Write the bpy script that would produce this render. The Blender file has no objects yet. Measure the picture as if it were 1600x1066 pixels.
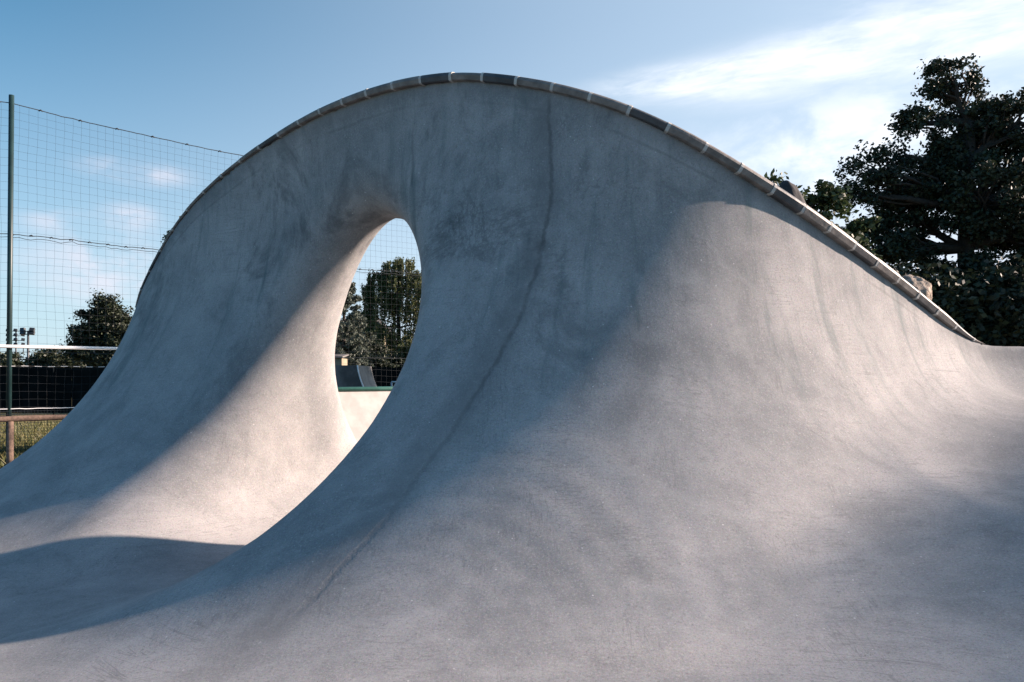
import bpy, bmesh, math, random
import numpy as np
from mathutils import Vector, Matrix, noise as mnoise

random.seed(7)
rng = np.random.default_rng(7)
scene = bpy.context.scene
col = scene.collection

# ------------------------------------------------------------------ camera, sky, sun, exposure
F = 1300.0 / 1600.0            # focal length / picture width
EYE = 1.5
cam_d = bpy.data.cameras.new('camera')
cam = bpy.data.objects.new('camera', cam_d)
col.objects.link(cam)
cam.location = (0, 0, EYE)
cam.rotation_euler = (math.radians(90), 0, 0)
cam_d.sensor_width = 36.0
cam_d.lens = 36.0 * F
cam_d.shift_y = 57.0 / 1600.0
cam_d.clip_start = 0.05
cam_d.clip_end = 2000.0
scene.camera = cam

SUN_AZ = 79.5                  # degrees clockwise from +Y
SUN_EL = 19.8
sd = Vector((math.sin(math.radians(SUN_AZ)) * math.cos(math.radians(SUN_EL)),
             math.cos(math.radians(SUN_AZ)) * math.cos(math.radians(SUN_EL)),
             math.sin(math.radians(SUN_EL))))
sun_d = bpy.data.lights.new('sun', 'SUN')
sun_d.energy = 5.0
sun_d.angle = math.radians(0.9)
sun_d.color = (1.0, 0.80, 0.685)
sun = bpy.data.objects.new('sun', sun_d)
col.objects.link(sun)
sun.rotation_euler = sd.to_track_quat('Z', 'Y').to_euler()
sun.location = (30, 5, 30)

world = bpy.data.worlds.new('World')
scene.world = world
world.use_nodes = True
wt = world.node_tree
for n in list(wt.nodes):
    wt.nodes.remove(n)


class NT:
    """tiny node-tree writer"""
    def __init__(self, nt):
        self.nt = nt

    def n(self, typ, **kw):
        nd = self.nt.nodes.new(typ)
        ins = kw.pop('ins', {})
        for k, v in kw.items():
            setattr(nd, k, v)
        for k, v in ins.items():
            self.put(nd, k, v)
        return nd

    def put(self, nd, k, v):
        s = nd.inputs[k]
        if isinstance(v, bpy.types.NodeSocket):
            self.nt.links.new(v, s)
        else:
            s.default_value = v

    def m(self, op, a, b=None, c=None, clamp=False):
        nd = self.nt.nodes.new('ShaderNodeMath')
        nd.operation = op
        nd.use_clamp = clamp
        for i, v in enumerate((a, b, c)):
            if v is not None:
                self.put(nd, i, v)
        return nd.outputs[0]

    def noise(self, vec, scale, detail=4, rough=0.55, dist=0.0):
        nd = self.n('ShaderNodeTexNoise', ins={'Vector': vec, 'Scale': scale, 'Detail': detail, 'Roughness': rough, 'Distortion': dist})
        return nd.outputs['Fac']

    def ramp(self, fac, lo, hi, a=0.0, b=1.0, smooth=True):
        nd = self.n('ShaderNodeMapRange', interpolation_type='SMOOTHSTEP' if smooth else 'LINEAR')
        self.put(nd, 'Value', fac)
        self.put(nd, 'From Min', lo); self.put(nd, 'From Max', hi)
        self.put(nd, 'To Min', a); self.put(nd, 'To Max', b)
        return nd.outputs[0]

    def mix(self, fac, a, b, mode='MIX'):
        nd = self.n('ShaderNodeMix', data_type='RGBA', blend_type=mode)
        self.put(nd, 0, fac)
        self.put(nd, 6, a); self.put(nd, 7, b)
        return nd.outputs[2]

    def xyz(self, x, y, z):
        nd = self.n('ShaderNodeCombineXYZ', ins={0: x, 1: y, 2: z})
        return nd.outputs[0]

    def sep(self, v):
        nd = self.n('ShaderNodeSeparateXYZ', ins={0: v})
        return nd.outputs


w = NT(wt)
tc = w.n('ShaderNodeTexCoord')
sky = w.n('ShaderNodeTexSky', sky_type='NISHITA', sun_disc=False)
sky.sun_elevation = math.radians(SUN_EL)
sky.sun_rotation = math.radians(SUN_AZ)
sky.altitude = 100
sky.air_density = 1.0
sky.dust_density = 0.9
sky.ozone_density = 2.2
sx, sy, sz = w.sep(tc.outputs['Generated'])
az = w.m('ARCTAN2', sx, sy)
el = w.m('ARCSINE', sz)


def blob(ca, ce, ra, re, tilt=0.0):
    """soft elliptical patch of sky where a cloud hangs, in azimuth / elevation"""
    da = w.m('SUBTRACT', az, ca)
    de = w.m('SUBTRACT', w.m('SUBTRACT', el, ce), w.m('MULTIPLY', da, tilt))
    r = w.m('ADD', w.m('POWER', w.m('ABSOLUTE', w.m('DIVIDE', da, ra)), 2.0), w.m('POWER', w.m('ABSOLUTE', w.m('DIVIDE', de, re)), 2.0))
    return w.m('EXPONENT', w.m('MULTIPLY', r, -1.0))


streak = w.noise(w.xyz(w.m('MULTIPLY', az, 5.0), w.m('MULTIPLY', w.m('SUBTRACT', el, w.m('MULTIPLY', az, 0.05)), 24.0), 1.7), 1.0, 6, 0.62, 0.4)
puff = w.noise(w.xyz(w.m('MULTIPLY', az, 9.0), w.m('MULTIPLY', el, 17.0), 3.3), 1.0, 6, 0.6, 0.3)
def total(*bs):
    t = bs[0]
    for b in bs[1:]:
        t = w.m('ADD', t, b)
    return t
m_str = total(blob(0.37, 0.345, 0.19, 0.036, 0.10), w.m('MULTIPLY', blob(0.19, 0.336, 0.10, 0.018, 0.05), 0.7), blob(0.58, 0.37, 0.14, 0.06, 0.1),
              w.m('MULTIPLY', blob(0.50, 0.43, 0.17, 0.022, 0.1), 0.55))
m_puf = total(w.m('MULTIPLY', blob(0.44, 0.25, 0.20, 0.08), 0.85), w.m('MULTIPLY', blob(-0.425, 0.222, 0.055, 0.014, -0.03), 1.2),
              w.m('MULTIPLY', blob(-0.45, 0.115, 0.10, 0.045), 1.0), w.m('MULTIPLY', blob(-0.43, 0.175, 0.03, 0.014), 0.75),
              w.m('MULTIPLY', blob(0.30, 0.20, 0.3, 0.08), 0.30), w.m('MULTIPLY', blob(-0.50, 0.165, 0.04, 0.012), 0.5))
wisp = w.noise(w.xyz(w.m('MULTIPLY', az, 14.0), w.m('MULTIPLY', w.m('SUBTRACT', el, w.m('MULTIPLY', az, 0.07)), 60.0), 5.1), 1.0, 5, 0.6, 0.6)
c1 = w.m('MULTIPLY', w.ramp(m_str, 0.08, 1.0), w.m('ADD', w.ramp(streak, 0.30, 0.66, 0.14, 0.62), w.ramp(wisp, 0.35, 0.7, 0.0, 0.32)))
c2 = w.m('MULTIPLY', w.ramp(m_puf, 0.10, 1.1), w.ramp(puff, 0.36, 0.66, 0.10, 1.0))
cloud = w.m('MAXIMUM', c1, c2, clamp=True)
hz = w.ramp(el, 0.42, 0.0, 0.0, 1.0, False)
fwd = w.ramp(w.m('ABSOLUTE', w.m('SUBTRACT', az, 0.5)), 2.2, 1.1)      # the bright haze lies on the sun's side of the sky
veil = w.m('MULTIPLY', w.m('ADD', w.ramp(az, -0.75, 0.60, 0.02, 0.62), w.m('MULTIPLY', w.m('POWER', hz, 1.5), 0.70), clamp=True), fwd)                 # thin high veil thickening towards the sun
skyc = w.mix(veil, w.mix(1.0, sky.outputs[0], w.mix(fwd, (0.74, 1.36, 1.66, 1), (0.46, 1.10, 1.24, 1)), 'MULTIPLY'), (6.4, 7.2, 8.4, 1))
ccol = w.mix(w.ramp(az, -0.5, 0.1), (7.4, 7.0, 7.8, 1), (10.5, 10.5, 10.8, 1))
skyc = w.mix(w.m('MULTIPLY', cloud, 0.82), skyc, ccol)
bg = w.n('ShaderNodeBackground', ins={'Color': skyc, 'Strength': 0.0425})
wo = w.n('ShaderNodeOutputWorld', ins={'Surface': bg.outputs[0]})

scene.view_settings.view_transform = 'Standard'
scene.view_settings.look = 'None'
scene.view_settings.gamma = 1
scene.view_settings.exposure = 1.6
scene.render.engine = 'CYCLES'
scene.cycles.max_bounces = 6


# ------------------------------------------------------------------ helpers
def P(px, py, Y):
    """a place at real distance Y that the photograph shows at px, py (used to survey positions)"""
    return Vector(((px - 800) / 1300.0 * Y, Y, EYE + (590 - py) / 1300.0 * Y))


def tag(o, label=None, cat=None, group=None, kind=None):
    if label: o['label'] = label
    if cat: o['category'] = cat
    if group: o['group'] = group
    if kind: o['kind'] = kind
    return o


def empty(name, loc, rz=0.0):
    o = bpy.data.objects.new(name, None)
    col.objects.link(o)
    o.location = loc
    o.rotation_euler = (0, 0, rz)
    return o


def mesh_obj(name, verts, faces, mat=None, parent=None, smooth=False):
    me = bpy.data.meshes.new(name)
    verts = np.asarray(verts, dtype=np.float32)
    if isinstance(faces, np.ndarray):
        k = faces.shape[1]
        me.vertices.add(len(verts)); me.vertices.foreach_set('co', verts.ravel())
        me.loops.add(faces.size); me.loops.foreach_set('vertex_index', faces.astype(np.int32).ravel())
        me.polygons.add(len(faces))
        me.polygons.foreach_set('loop_start', np.arange(0, faces.size, k, dtype=np.int32))
        me.polygons.foreach_set('loop_total', np.full(len(faces), k, dtype=np.int32))
        me.update(calc_edges=True)
    else:
        me.from_pydata([tuple(v) for v in verts], [], faces)
        me.update()
    if smooth:
        me.polygons.foreach_set('use_smooth', np.ones(len(me.polygons), dtype=bool))
    if mat: me.materials.append(mat)
    o = bpy.data.objects.new(name, me)
    col.objects.link(o)
    if parent: o.parent = parent
    return o


class MB:
    def __init__(self):
        self.v = []; self.f = []

    def add(self, vs, fs):
        b = len(self.v)
        self.v += [tuple(v) for v in vs]
        self.f += [tuple(i + b for i in f) for f in fs]

    def box(self, x0, x1, y0, y1, z0, z1, M=None):
        vs = [Vector((x, y, z)) for z in (z0, z1) for y in (y0, y1) for x in (x0, x1)]
        if M is not None: vs = [M @ v for v in vs]
        self.add(vs, [(0, 2, 3, 1), (4, 5, 7, 6), (0, 1, 5, 4), (2, 6, 7, 3), (0, 4, 6, 2), (1, 3, 7, 5)])

    def tube(self, pts, rad, n=8, cap=True):
        pts = [Vector(p) for p in pts]
        if not hasattr(rad, '__len__'): rad = [rad] * len(pts)
        rings = []
        for i, p in enumerate(pts):
            t = (pts[min(i + 1, len(pts) - 1)] - pts[max(i - 1, 0)]).normalized()
            a = Vector((0, 0, 1)) if abs(t.z) < 0.9 else Vector((1, 0, 0))
            u = t.cross(a).normalized(); v2 = t.cross(u).normalized()
            rings.append([p + (u * math.cos(2 * math.pi * k / n) + v2 * math.sin(2 * math.pi * k / n)) * rad[i] for k in range(n)])
        vs = [q for r in rings for q in r]
        fs = []
        for i in range(len(pts) - 1):
            for k in range(n):
                fs.append((i * n + k, i * n + (k + 1) % n, (i + 1) * n + (k + 1) % n, (i + 1) * n + k))
        if cap:
            fs.append(tuple(range(n))[::-1]); fs.append(tuple((len(pts) - 1) * n + k for k in range(n)))
        self.add(vs, fs)

    def build(self, name, mat, parent=None, smooth=False):
        return mesh_obj(name, self.v, self.f, mat, parent, smooth)


# ------------------------------------------------------------------ materials
def new_mat(name):
    m = bpy.data.materials.new(name)
    m.use_nodes = True
    nt = m.node_tree
    for n in list(nt.nodes): nt.nodes.remove(n)
    return m, NT(nt)


def finish(t, color, rough=0.7, bump=None, bstr=0.3, bdist=0.01, spec=0.4, metal=0.0, **extra):
    b = t.n('ShaderNodeBsdfPrincipled')
    t.put(b, 'Base Color', color); t.put(b, 'Roughness', rough); t.put(b, 'Metallic', metal)
    t.put(b, 'Specular IOR Level', spec)
    for k, v in extra.items(): t.put(b, k, v)
    if bump is not None:
        bn = t.n('ShaderNodeBump', ins={'Strength': bstr, 'Distance': bdist, 'Height': bump})
        t.put(b, 'Normal', bn.outputs[0])
    t.n('ShaderNodeOutputMaterial', ins={'Surface': b.outputs[0]})
    return b


def plain(name, c, rough=0.7, var=0.15, scale=6.0, metal=0.0, spec=0.4, bump=0.15):
    m, t = new_mat(name)
    g = t.n('ShaderNodeNewGeometry').outputs['Position']
    f = t.noise(g, scale, 5, 0.6)
    c0 = tuple(x * (1 - var) for x in c) + (1,); c1 = tuple(min(1, x * (1 + var)) for x in c) + (1,)
    finish(t, t.mix(t.ramp(f, 0.3, 0.7), c0, c1), rough, f, bump, 0.01, spec, metal)
    return m


def concrete(name, wave=True):
    m, t = new_mat(name)
    pos = t.n('ShaderNodeNewGeometry').outputs['Position']
    x, y, z = t.sep(pos)
    big = t.noise(pos, 0.9, 5, 0.6, 0.3)
    mid = t.noise(pos, 4.5, 6, 0.65, 0.4)
    fine = t.noise(pos, 38.0, 4, 0.7)
    grain = t.noise(pos, 170.0, 2, 0.7)
    if wave:
        s = t.n('ShaderNodeAttribute', attribute_name='along').outputs['Fac']
    else:
        s = x
    # trowel streaks and water runs follow the curve of the face
    run = t.noise(t.xyz(t.m('MULTIPLY', s, 7.0), t.m('MULTIPLY', y, 0.8), t.m('MULTIPLY', z, 0.9)), 1.0, 5, 0.62, 0.5)
    c = t.mix(t.ramp(big, 0.32, 0.70), (0.200, 0.202, 0.203, 1), (0.338, 0.323, 0.315, 1))
    c = t.mix(t.ramp(mid, 0.42, 0.66, 0.0, 0.22), c, (0.375, 0.363, 0.35, 1))
    c = t.mix(t.ramp(mid, 0.47, 0.30, 0.0, 0.30), c, (0.185, 0.183, 0.182, 1))
    sp = t.noise(pos, 75.0, 3, 0.75)
    c = t.mix(t.ramp(sp, 0.54, 0.70, 0.0, 0.55), c, (0.42, 0.405, 0.39, 1))
    c = t.mix(t.ramp(sp, 0.46, 0.32, 0.0, 0.55), c, (0.13, 0.13, 0.132, 1))
    st = t.noise(t.n('ShaderNodeVectorMath', operation='MULTIPLY', ins={0: pos, 1: (1.6, 1.6, 0.9)}).outputs[0], 1.0, 8, 0.72, 0.8)
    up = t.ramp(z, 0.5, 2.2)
    c = t.mix(t.m('MULTIPLY', t.ramp(st, 0.50, 0.68), t.m('MULTIPLY', t.ramp(z, 0.6, 2.8, 0.14, 0.88), t.ramp(s, 1.9, 0.4, 0.30, 1.0))), c, (0.115, 0.117, 0.12, 1))  # stains heavier up high; thinned on the sunlit flank to paint it brighter
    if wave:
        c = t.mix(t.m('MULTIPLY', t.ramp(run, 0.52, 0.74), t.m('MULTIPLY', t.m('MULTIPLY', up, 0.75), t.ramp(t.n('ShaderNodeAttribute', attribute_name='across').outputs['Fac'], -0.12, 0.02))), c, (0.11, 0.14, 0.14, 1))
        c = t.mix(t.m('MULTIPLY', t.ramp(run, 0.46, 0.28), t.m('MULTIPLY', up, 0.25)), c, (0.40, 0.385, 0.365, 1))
    c = t.mix(t.ramp(fine, 0.56, 0.72, 0.0, 0.35), c, (0.19, 0.187, 0.185, 1))
    c = t.mix(t.ramp(grain, 0.58, 0.74, 0.0, 0.50), c, (0.50, 0.485, 0.47, 1))
    c = t.mix(t.ramp(grain, 0.42, 0.28, 0.0, 0.50), c, (0.14, 0.14, 0.14, 1))
    tint = t.n('ShaderNodeTexNoise', ins={'Vector': pos, 'Scale': 110.0, 'Detail': 2.0, 'Roughness': 0.7}).outputs['Color']
    c = t.mix(0.22, c, t.mix(1.0, c, t.n('ShaderNodeVectorMath', operation='MULTIPLY', ins={0: tint, 1: (2.0, 2.0, 2.0)}).outputs[0], 'MULTIPLY'))
    vo = t.n('ShaderNodeTexVoronoi', ins={'Vector': pos, 'Scale': 9.0, 'Randomness': 1.0})
    speck = t.m('LESS_THAN', vo.outputs['Distance'], 0.045)
    c = t.mix(t.m('MULTIPLY', speck, 0.45), c, (0.72, 0.71, 0.69, 1))
    for vec, sc, msk in (((1.2, 1.2, 34.0), 1.0, 0.9), ((26.0, 3.0, 2.0), 1.0, 1.4), ((4.0, 30.0, 3.0), 1.0, 1.9)):
        wv_ = t.n('ShaderNodeVectorMath', operation='MULTIPLY', ins={0: pos, 1: vec}).outputs[0]
        ln = t.m('ABSOLUTE', t.m('SUBTRACT', t.noise(wv_, sc, 3, 0.6, 0.6), 0.5))
        mk = t.ramp(t.noise(pos, msk, 4, 0.6), 0.50, 0.66)
        c = t.mix(t.m('MULTIPLY', t.m('MULTIPLY', t.ramp(ln, 0.022, 0.004), mk), 0.38), c, (0.11, 0.11, 0.112, 1))
    # burnished, lighter trowel passes in overlapping arcs
    wvt = t.n('ShaderNodeTexWave', wave_type='RINGS', rings_direction='Z', ins={'Vector': pos, 'Scale': 1.3, 'Distortion': 9.0, 'Detail': 4.0, 'Detail Scale': 1.2, 'Detail Roughness': 0.6}).outputs['Fac']
    c = t.mix(t.m('MULTIPLY', t.ramp(wvt, 0.72, 1.0), t.ramp(t.noise(pos, 1.7, 3), 0.42, 0.65, 0.0, 0.15)), c, (0.40, 0.395, 0.385, 1))
    hgt = t.m('ADD', t.m('MULTIPLY', mid, 0.05), t.m('ADD', t.m('MULTIPLY', fine, 0.25), t.m('MULTIPLY', grain, 0.10)))
    if wave:
        # hand-trowelled pour joints that run down the face, and a darker band under the coping
        wob = t.m('MULTIPLY', t.m('SUBTRACT', t.noise(t.xyz(0.0, 0.0, z), 3.0, 3), 0.5), 0.10)

        def joint(s_at, width, zlo, zhi):
            d = t.m('ABSOLUTE', t.m('SUBTRACT', t.m('SUBTRACT', s, s_at), wob))
            k = t.m('MULTIPLY', t.ramp(d, width, width * 0.15), t.ramp(z, zhi, zhi - 0.12))
            return t.m('MULTIPLY', k, t.ramp(z, zlo, zlo + 0.15))
        front = t.ramp(t.n('ShaderNodeAttribute', attribute_name='across').outputs['Fac'], -0.25, -0.2)
        fz = t.n('ShaderNodeFloatCurve')
        fz.mapping.use_clip = False
        cv = fz.mapping.curves[0]
        for i, (a, b) in enumerate(JOINT):
            if i < 2: cv.points[i].location = (a, b)
            else: cv.points.new(a, b)
        fz.mapping.update()
        t.put(fz, 'Value', t.m('DIVIDE', z, 4.0))
        s0 = t.m('MULTIPLY', t.m('SUBTRACT', fz.outputs[0], 0.5), 6.0)
        j1 = joint(t.m('ADD', s0, t.m('MULTIPLY', t.m('SUBTRACT', t.noise(pos, 22.0, 4, 0.7), 0.5), 0.045)), 0.024, 0.25, 3.62)
        j1w = joint(t.m('ADD', s0, -0.05), 0.17, 0.05, 3.6)
        j2 = t.m('MULTIPLY', joint(t.m('ADD', s0, -1.25), 0.02, 2.95, 3.6), 0.5)
        jj = t.m('MULTIPLY', t.m('MAXIMUM', j1, j2), front)
        jn = t.m('MULTIPLY', jj, t.ramp(t.noise(pos, 6.0, 4, 0.7), 0.30, 0.55, 0.25, 1.0))
        c = t.mix(t.m('MULTIPLY', jn, t.ramp(z, 0.7, 1.8, 0.22, 0.62)), c, (0.07, 0.07, 0.07, 1))
        c = t.mix(t.m('MULTIPLY', t.m('MULTIPLY', j1w, front), t.m('MULTIPLY', 0.55, t.ramp(mid, 0.35, 0.6, 0.3, 1.0))), c, (0.14, 0.14, 0.14, 1))
        hgt = t.m('SUBTRACT', hgt, t.m('MULTIPLY', jj, 0.35))
        below = t.n('ShaderNodeAttribute', attribute_name='below').outputs['Fac']
        band = t.m('MULTIPLY', t.ramp(t.m('ADD', below, t.m('MULTIPLY', t.m('SUBTRACT', mid, 0.5), 0.25)), 0.22, 0.08), front)
        c = t.mix(t.m('MULTIPLY', band, 0.35), c, (0.14, 0.14, 0.142, 1))
        bl = t.m('ABSOLUTE', t.m('SUBTRACT', below, t.m('ADD', 0.17, t.m('MULTIPLY', t.noise(t.xyz(s, 0.0, 0.0), 1.4, 2), 0.06))))
        c = t.mix(t.m('MULTIPLY', t.m('MULTIPLY', t.ramp(bl, 0.02, 0.004), front), t.ramp(t.noise(t.xyz(s, 3.0, 0.0), 1.1, 3), 0.42, 0.6, 0.0, 0.28)), c, (0.09, 0.09, 0.09, 1))
        # a patch of branching dark cracks and dirt right of the opening's top
        pa = t.m('EXPONENT', t.m('MULTIPLY', -1.0, t.m('ADD', t.m('POWER', t.m('ABSOLUTE', t.m('DIVIDE', t.m('SUBTRACT', s, -0.35), 0.75)), 2.0), t.m('POWER', t.m('ABSOLUTE', t.m('DIVIDE', t.m('SUBTRACT', z, 2.62), 0.38)), 2.0))))
        n1 = t.m('ABSOLUTE', t.m('SUBTRACT', t.noise(pos, 1.7, 7, 0.72, 0.5), 0.5))
        c = t.mix(t.m('MULTIPLY', t.m('MULTIPLY', t.ramp(n1, 0.035, 0.004), pa), t.m('MULTIPLY', front, 0.38)), c, (0.05, 0.05, 0.052, 1))
        c = t.mix(t.m('MULTIPLY', t.m('MULTIPLY', t.ramp(t.noise(pos, 5.0, 6, 0.7), 0.45, 0.65), pa), t.m('MULTIPLY', front, 0.5)), c, (0.07, 0.07, 0.072, 1))
        # fine crack
        vx = t.n('ShaderNodeTexVoronoi', feature='DISTANCE_TO_EDGE', ins={'Vector': t.n('ShaderNodeVectorMath', operation='ADD', ins={0: pos, 1: t.xyz(t.m('MULTIPLY', mid, 0.5), t.m('MULTIPLY', big, 0.4), t.m('MULTIPLY', mid, 0.4))}).outputs[0], 'Scale': 0.8})
        crack = t.m('MULTIPLY', t.ramp(vx.outputs['Distance'], 0.010, 0.002), t.ramp(t.noise(pos, 1.3, 2), 0.50, 0.62))
        c = t.mix(t.m('MULTIPLY', crack, 0.13), c, (0.09, 0.09, 0.09, 1))
    rough = t.ramp(fine, 0.35, 0.7, 0.92, 0.84)
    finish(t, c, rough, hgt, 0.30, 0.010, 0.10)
    return m


# along-face position of the pour joint, as (height/4, s/6+0.5)
JOINT = [(0.0, 0.49), (1.0, 0.55), (0.07, 0.497), (0.16, 0.503), (0.28, 0.515), (0.41, 0.535), (0.50, 0.548), (0.72, 0.558), (0.86, 0.551)]
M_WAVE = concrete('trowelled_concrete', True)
M_SLAB = concrete('slab_concrete', False)
M_PALE = plain('sunlit_pale_concrete', (0.33, 0.315, 0.30), 0.8, 0.12, 5.0)  # lighter copy of the concrete, the far bank's sunlit brightness put into its colour
M_COPE = plain('cast_coping', (0.15, 0.132, 0.12), 0.55, 0.35, 9.0, bump=0.5)
M_COPE2 = plain('cast_coping_dark', (0.055, 0.055, 0.058), 0.55, 0.3, 9.0, bump=0.5)
M_MORTAR = plain('pale_mortar', (0.40, 0.385, 0.36), 0.85, 0.12, 30.0)
M_BARK = plain('bark', (0.032, 0.025, 0.02), 0.9, 0.35, 14.0, bump=0.8)
M_GREENPOST = plain('green_post_paint', (0.009, 0.028, 0.030), 0.45, 0.2, 3.0)
M_NET = plain('net_cord', (0.018, 0.024, 0.03), 0.8, 0.2, 3.0)
M_WHITE = plain('white_paint', (0.72, 0.72, 0.72), 0.4, 0.08, 3.0)
M_LOG = plain('weathered_log', (0.13, 0.085, 0.062), 0.85, 0.35, 18.0, bump=0.6)
M_SCREEN = plain('windscreen_cloth', (0.004, 0.006, 0.007), 0.95, 0.3, 2.0, spec=0.05)
M_STEEL = plain('galvanised_steel', (0.42, 0.43, 0.44), 0.4, 0.15, 8.0, metal=0.7)
M_GREENPIPE = plain('green_pipe', (0.03, 0.10, 0.08), 0.35, 0.2, 5.0)
M_DARKSTEEL = plain('dark_steel', (0.05, 0.055, 0.06), 0.5, 0.2, 5.0)
M_ROOF = plain('dark_roof', (0.05, 0.045, 0.045), 0.8, 0.3, 4.0)
M_HWALL = plain('house_wall', (0.24, 0.20, 0.14), 0.8, 0.1, 3.0)
M_GLASS = plain('window_glass', (0.03, 0.035, 0.04), 0.1, 0.1, 1.0, bump=0.0)
M_DARKROCK = plain('dark_rock', (0.02, 0.02, 0.023), 0.85, 0.35, 7.0, bump=0.9)
def dash_mat():
    m, t = new_mat('two_tone_rope')
    x, y, z = t.sep(t.n('ShaderNodeNewGeometry').outputs['Position'])
    k = t.m('LESS_THAN', t.m('FRACT', t.m('MULTIPLY', x, 6.5)), 0.55)
    finish(t, t.mix(k, (0.04, 0.04, 0.04, 1), (0.6, 0.6, 0.6, 1)), 0.7)
    return m


M_DASH = dash_mat()
M_RAMP = plain('dark_ramp_ply', (0.11, 0.105, 0.10), 0.7, 0.45, 3.0)


def rock_mat():
    m, t = new_mat('speckled_rock')
    pos = t.n('ShaderNodeNewGeometry').outputs['Position']
    f = t.noise(pos, 9.0, 8, 0.7, 0.6)
    c = t.mix(t.ramp(f, 0.35, 0.65), (0.14, 0.11, 0.085, 1), (0.42, 0.34, 0.27, 1))
    finish(t, c, 0.9, f, 1.0, 0.05)
    return m


M_ROCK = rock_mat()


def leaf_mat(name, a, b, trans=0.25):
    m, t = new_mat(name)
    pos = t.n('ShaderNodeNewGeometry').outputs['Position']
    rnd = t.n('ShaderNodeNewGeometry').outputs['Random Per Island']
    f = t.m('ADD', t.m('MULTIPLY', t.noise(pos, 0.8, 3), 0.6), t.m('MULTIPLY', rnd, 0.4))
    c = t.mix(t.ramp(f, 0.25, 0.8), a + (1,), b + (1,))
    bs = t.n('ShaderNodeBsdfPrincipled', ins={'Base Color': c, 'Roughness': 0.55, 'Specular IOR Level': 0.3})
    tr = t.n('ShaderNodeBsdfTranslucent', ins={'Color': c})
    mx = t.n('ShaderNodeMixShader', ins={0: trans, 1: bs.outputs[0], 2: tr.outputs[0]})
    t.n('ShaderNodeOutputMaterial', ins={'Surface': mx.outputs[0]})
    return m


M_LEAF_DARK = leaf_mat('dark_leaves', (0.014, 0.020, 0.012), (0.034, 0.046, 0.022), 0.12)
M_LEAF_MID = leaf_mat('mid_leaves', (0.030, 0.045, 0.020), (0.065, 0.090, 0.035), 0.2)
M_LEAF_BIRCH = leaf_mat('birch_leaves', (0.035, 0.048, 0.016), (0.13, 0.14, 0.05), 0.3)
M_LEAF_CONIF = leaf_mat('grey_green_leaves', (0.05, 0.065, 0.05), (0.12, 0.14, 0.11), 0.15)
M_GRASS = leaf_mat('dry_grass', (0.05, 0.068, 0.022), (0.20, 0.165, 0.065), 0.3)


def field_mat():
    m, t = new_mat('dry_field')
    pos = t.n('ShaderNodeNewGeometry').outputs['Position']
    a = t.noise(pos, 0.5, 6, 0.65); b = t.noise(pos, 14.0, 5, 0.7)
    c = t.mix(t.ramp(a, 0.35, 0.65), (0.07, 0.075, 0.03, 1), (0.20, 0.15, 0.07, 1))
    c = t.mix(t.ramp(b, 0.4, 0.7, 0, 0.6), c, (0.05, 0.06, 0.025, 1))
    finish(t, c, 0.95, b, 0.8, 0.05, 0.1)
    return m


M_FIELD = field_mat()

# ------------------------------------------------------------------ the concrete wave
# surveyed crest line: (px, py, distance) of the coping on the photograph, and beyond
crest_px = [(232, 408, 8.80), (262, 362, 8.66), (300, 319, 8.5), (350, 272, 8.25), (400, 236, 8.0), (450, 202, 7.70), (500, 174, 7.42),
            (560, 150, 7.12), (620, 131, 6.85), (680, 120, 6.62), (727, 117, 6.48), (777, 121, 6.33), (832, 128, 6.2),
            (887, 137, 6.05), (943, 152, 5.95), (1000, 171, 5.90), (1053, 197, 5.90), (1106, 226, 5.93), (1158, 259, 6.0),
            (1211, 295, 6.11), (1256, 326, 6.24), (1300, 360, 6.40), (1340, 391, 6.56), (1380, 422, 6.74), (1418, 452, 6.92),
            (1455, 483, 7.10), (1500, 522, 7.34), (1522, 541, 7.46)]
ctrl = [(-4.60, 14.0, 0.05), (-4.66, 12.0, 0.3), (-4.68, 10.9, 0.8), (-4.62, 10.2, 1.35), (-4.45, 9.65, 1.85), (-4.22, 9.2, 2.35)]
ctrl += [tuple(P(*c)) for c in crest_px]
ctrl += [(4.7, 7.62, 1.783), (5.6, 7.72, 1.783), (7.5, 7.85, 1.783), (10.0, 8.0, 1.783), (14.0, 8.2, 1.783)]
ctrl = np.array(ctrl)
seg = np.r_[0, np.cumsum(np.hypot(*np.diff(ctrl[:, :2], axis=0).T))]
dense_t = np.arange(0, seg[-1], 0.02)
DC = np.stack([np.interp(dense_t, seg, ctrl[:, k]) for k in range(3)], 1)


def gsmooth(a, sig):
    n = int(4 * sig); k = np.exp(-0.5 * (np.arange(-n, n + 1) / sig) ** 2); k /= k.sum()
    pa = np.pad(a, n, mode='reflect', reflect_type='odd')
    return np.convolve(pa, k, mode='valid')


DC = np.stack([gsmooth(DC[:, 0], 26), gsmooth(DC[:, 1], 26), gsmooth(DC[:, 2], 8)], 1)
seg = np.r_[0, np.cumsum(np.hypot(*np.diff(DC[:, :2], axis=0).T))]
i0 = int(np.argmin(np.abs(DC[:, 0] - 0.0)))
S_OFF = seg[i0]                                     # s = 0 where the crest crosses x = 0
NS = 700
cs = np.linspace(seg[0], seg[-1], NS)
CX, CY, CH = (np.interp(cs, seg, DC[:, k]) for k in range(3))
CS = cs - S_OFF

RS_S = np.arange(-9, 14, 0.1)          # radius of the front transition along the crest
RS_R = gsmooth(np.interp(RS_S, [-9, -6, -4, -2.2, -1.0, -0.15, 1.1, 2.8, 5, 14], [3.2, 3.25, 3.4, 3.05, 3.65, 4.15, 3.25, 2.75, 2.6, 2.6]), 5)
R_B = 2.0       # radius behind
T_TOP = 0.72    # thickness at the crest
HC = np.array([-1.19, 7.26])                         # where the opening is centred, in plan
AX = np.array([0.66, 0.7513]); UX = np.array([0.7513, -0.66])
HW, HH, HZ = 0.965, 1.385, 1.515                         # half width, half height, centre height of the opening

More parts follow.
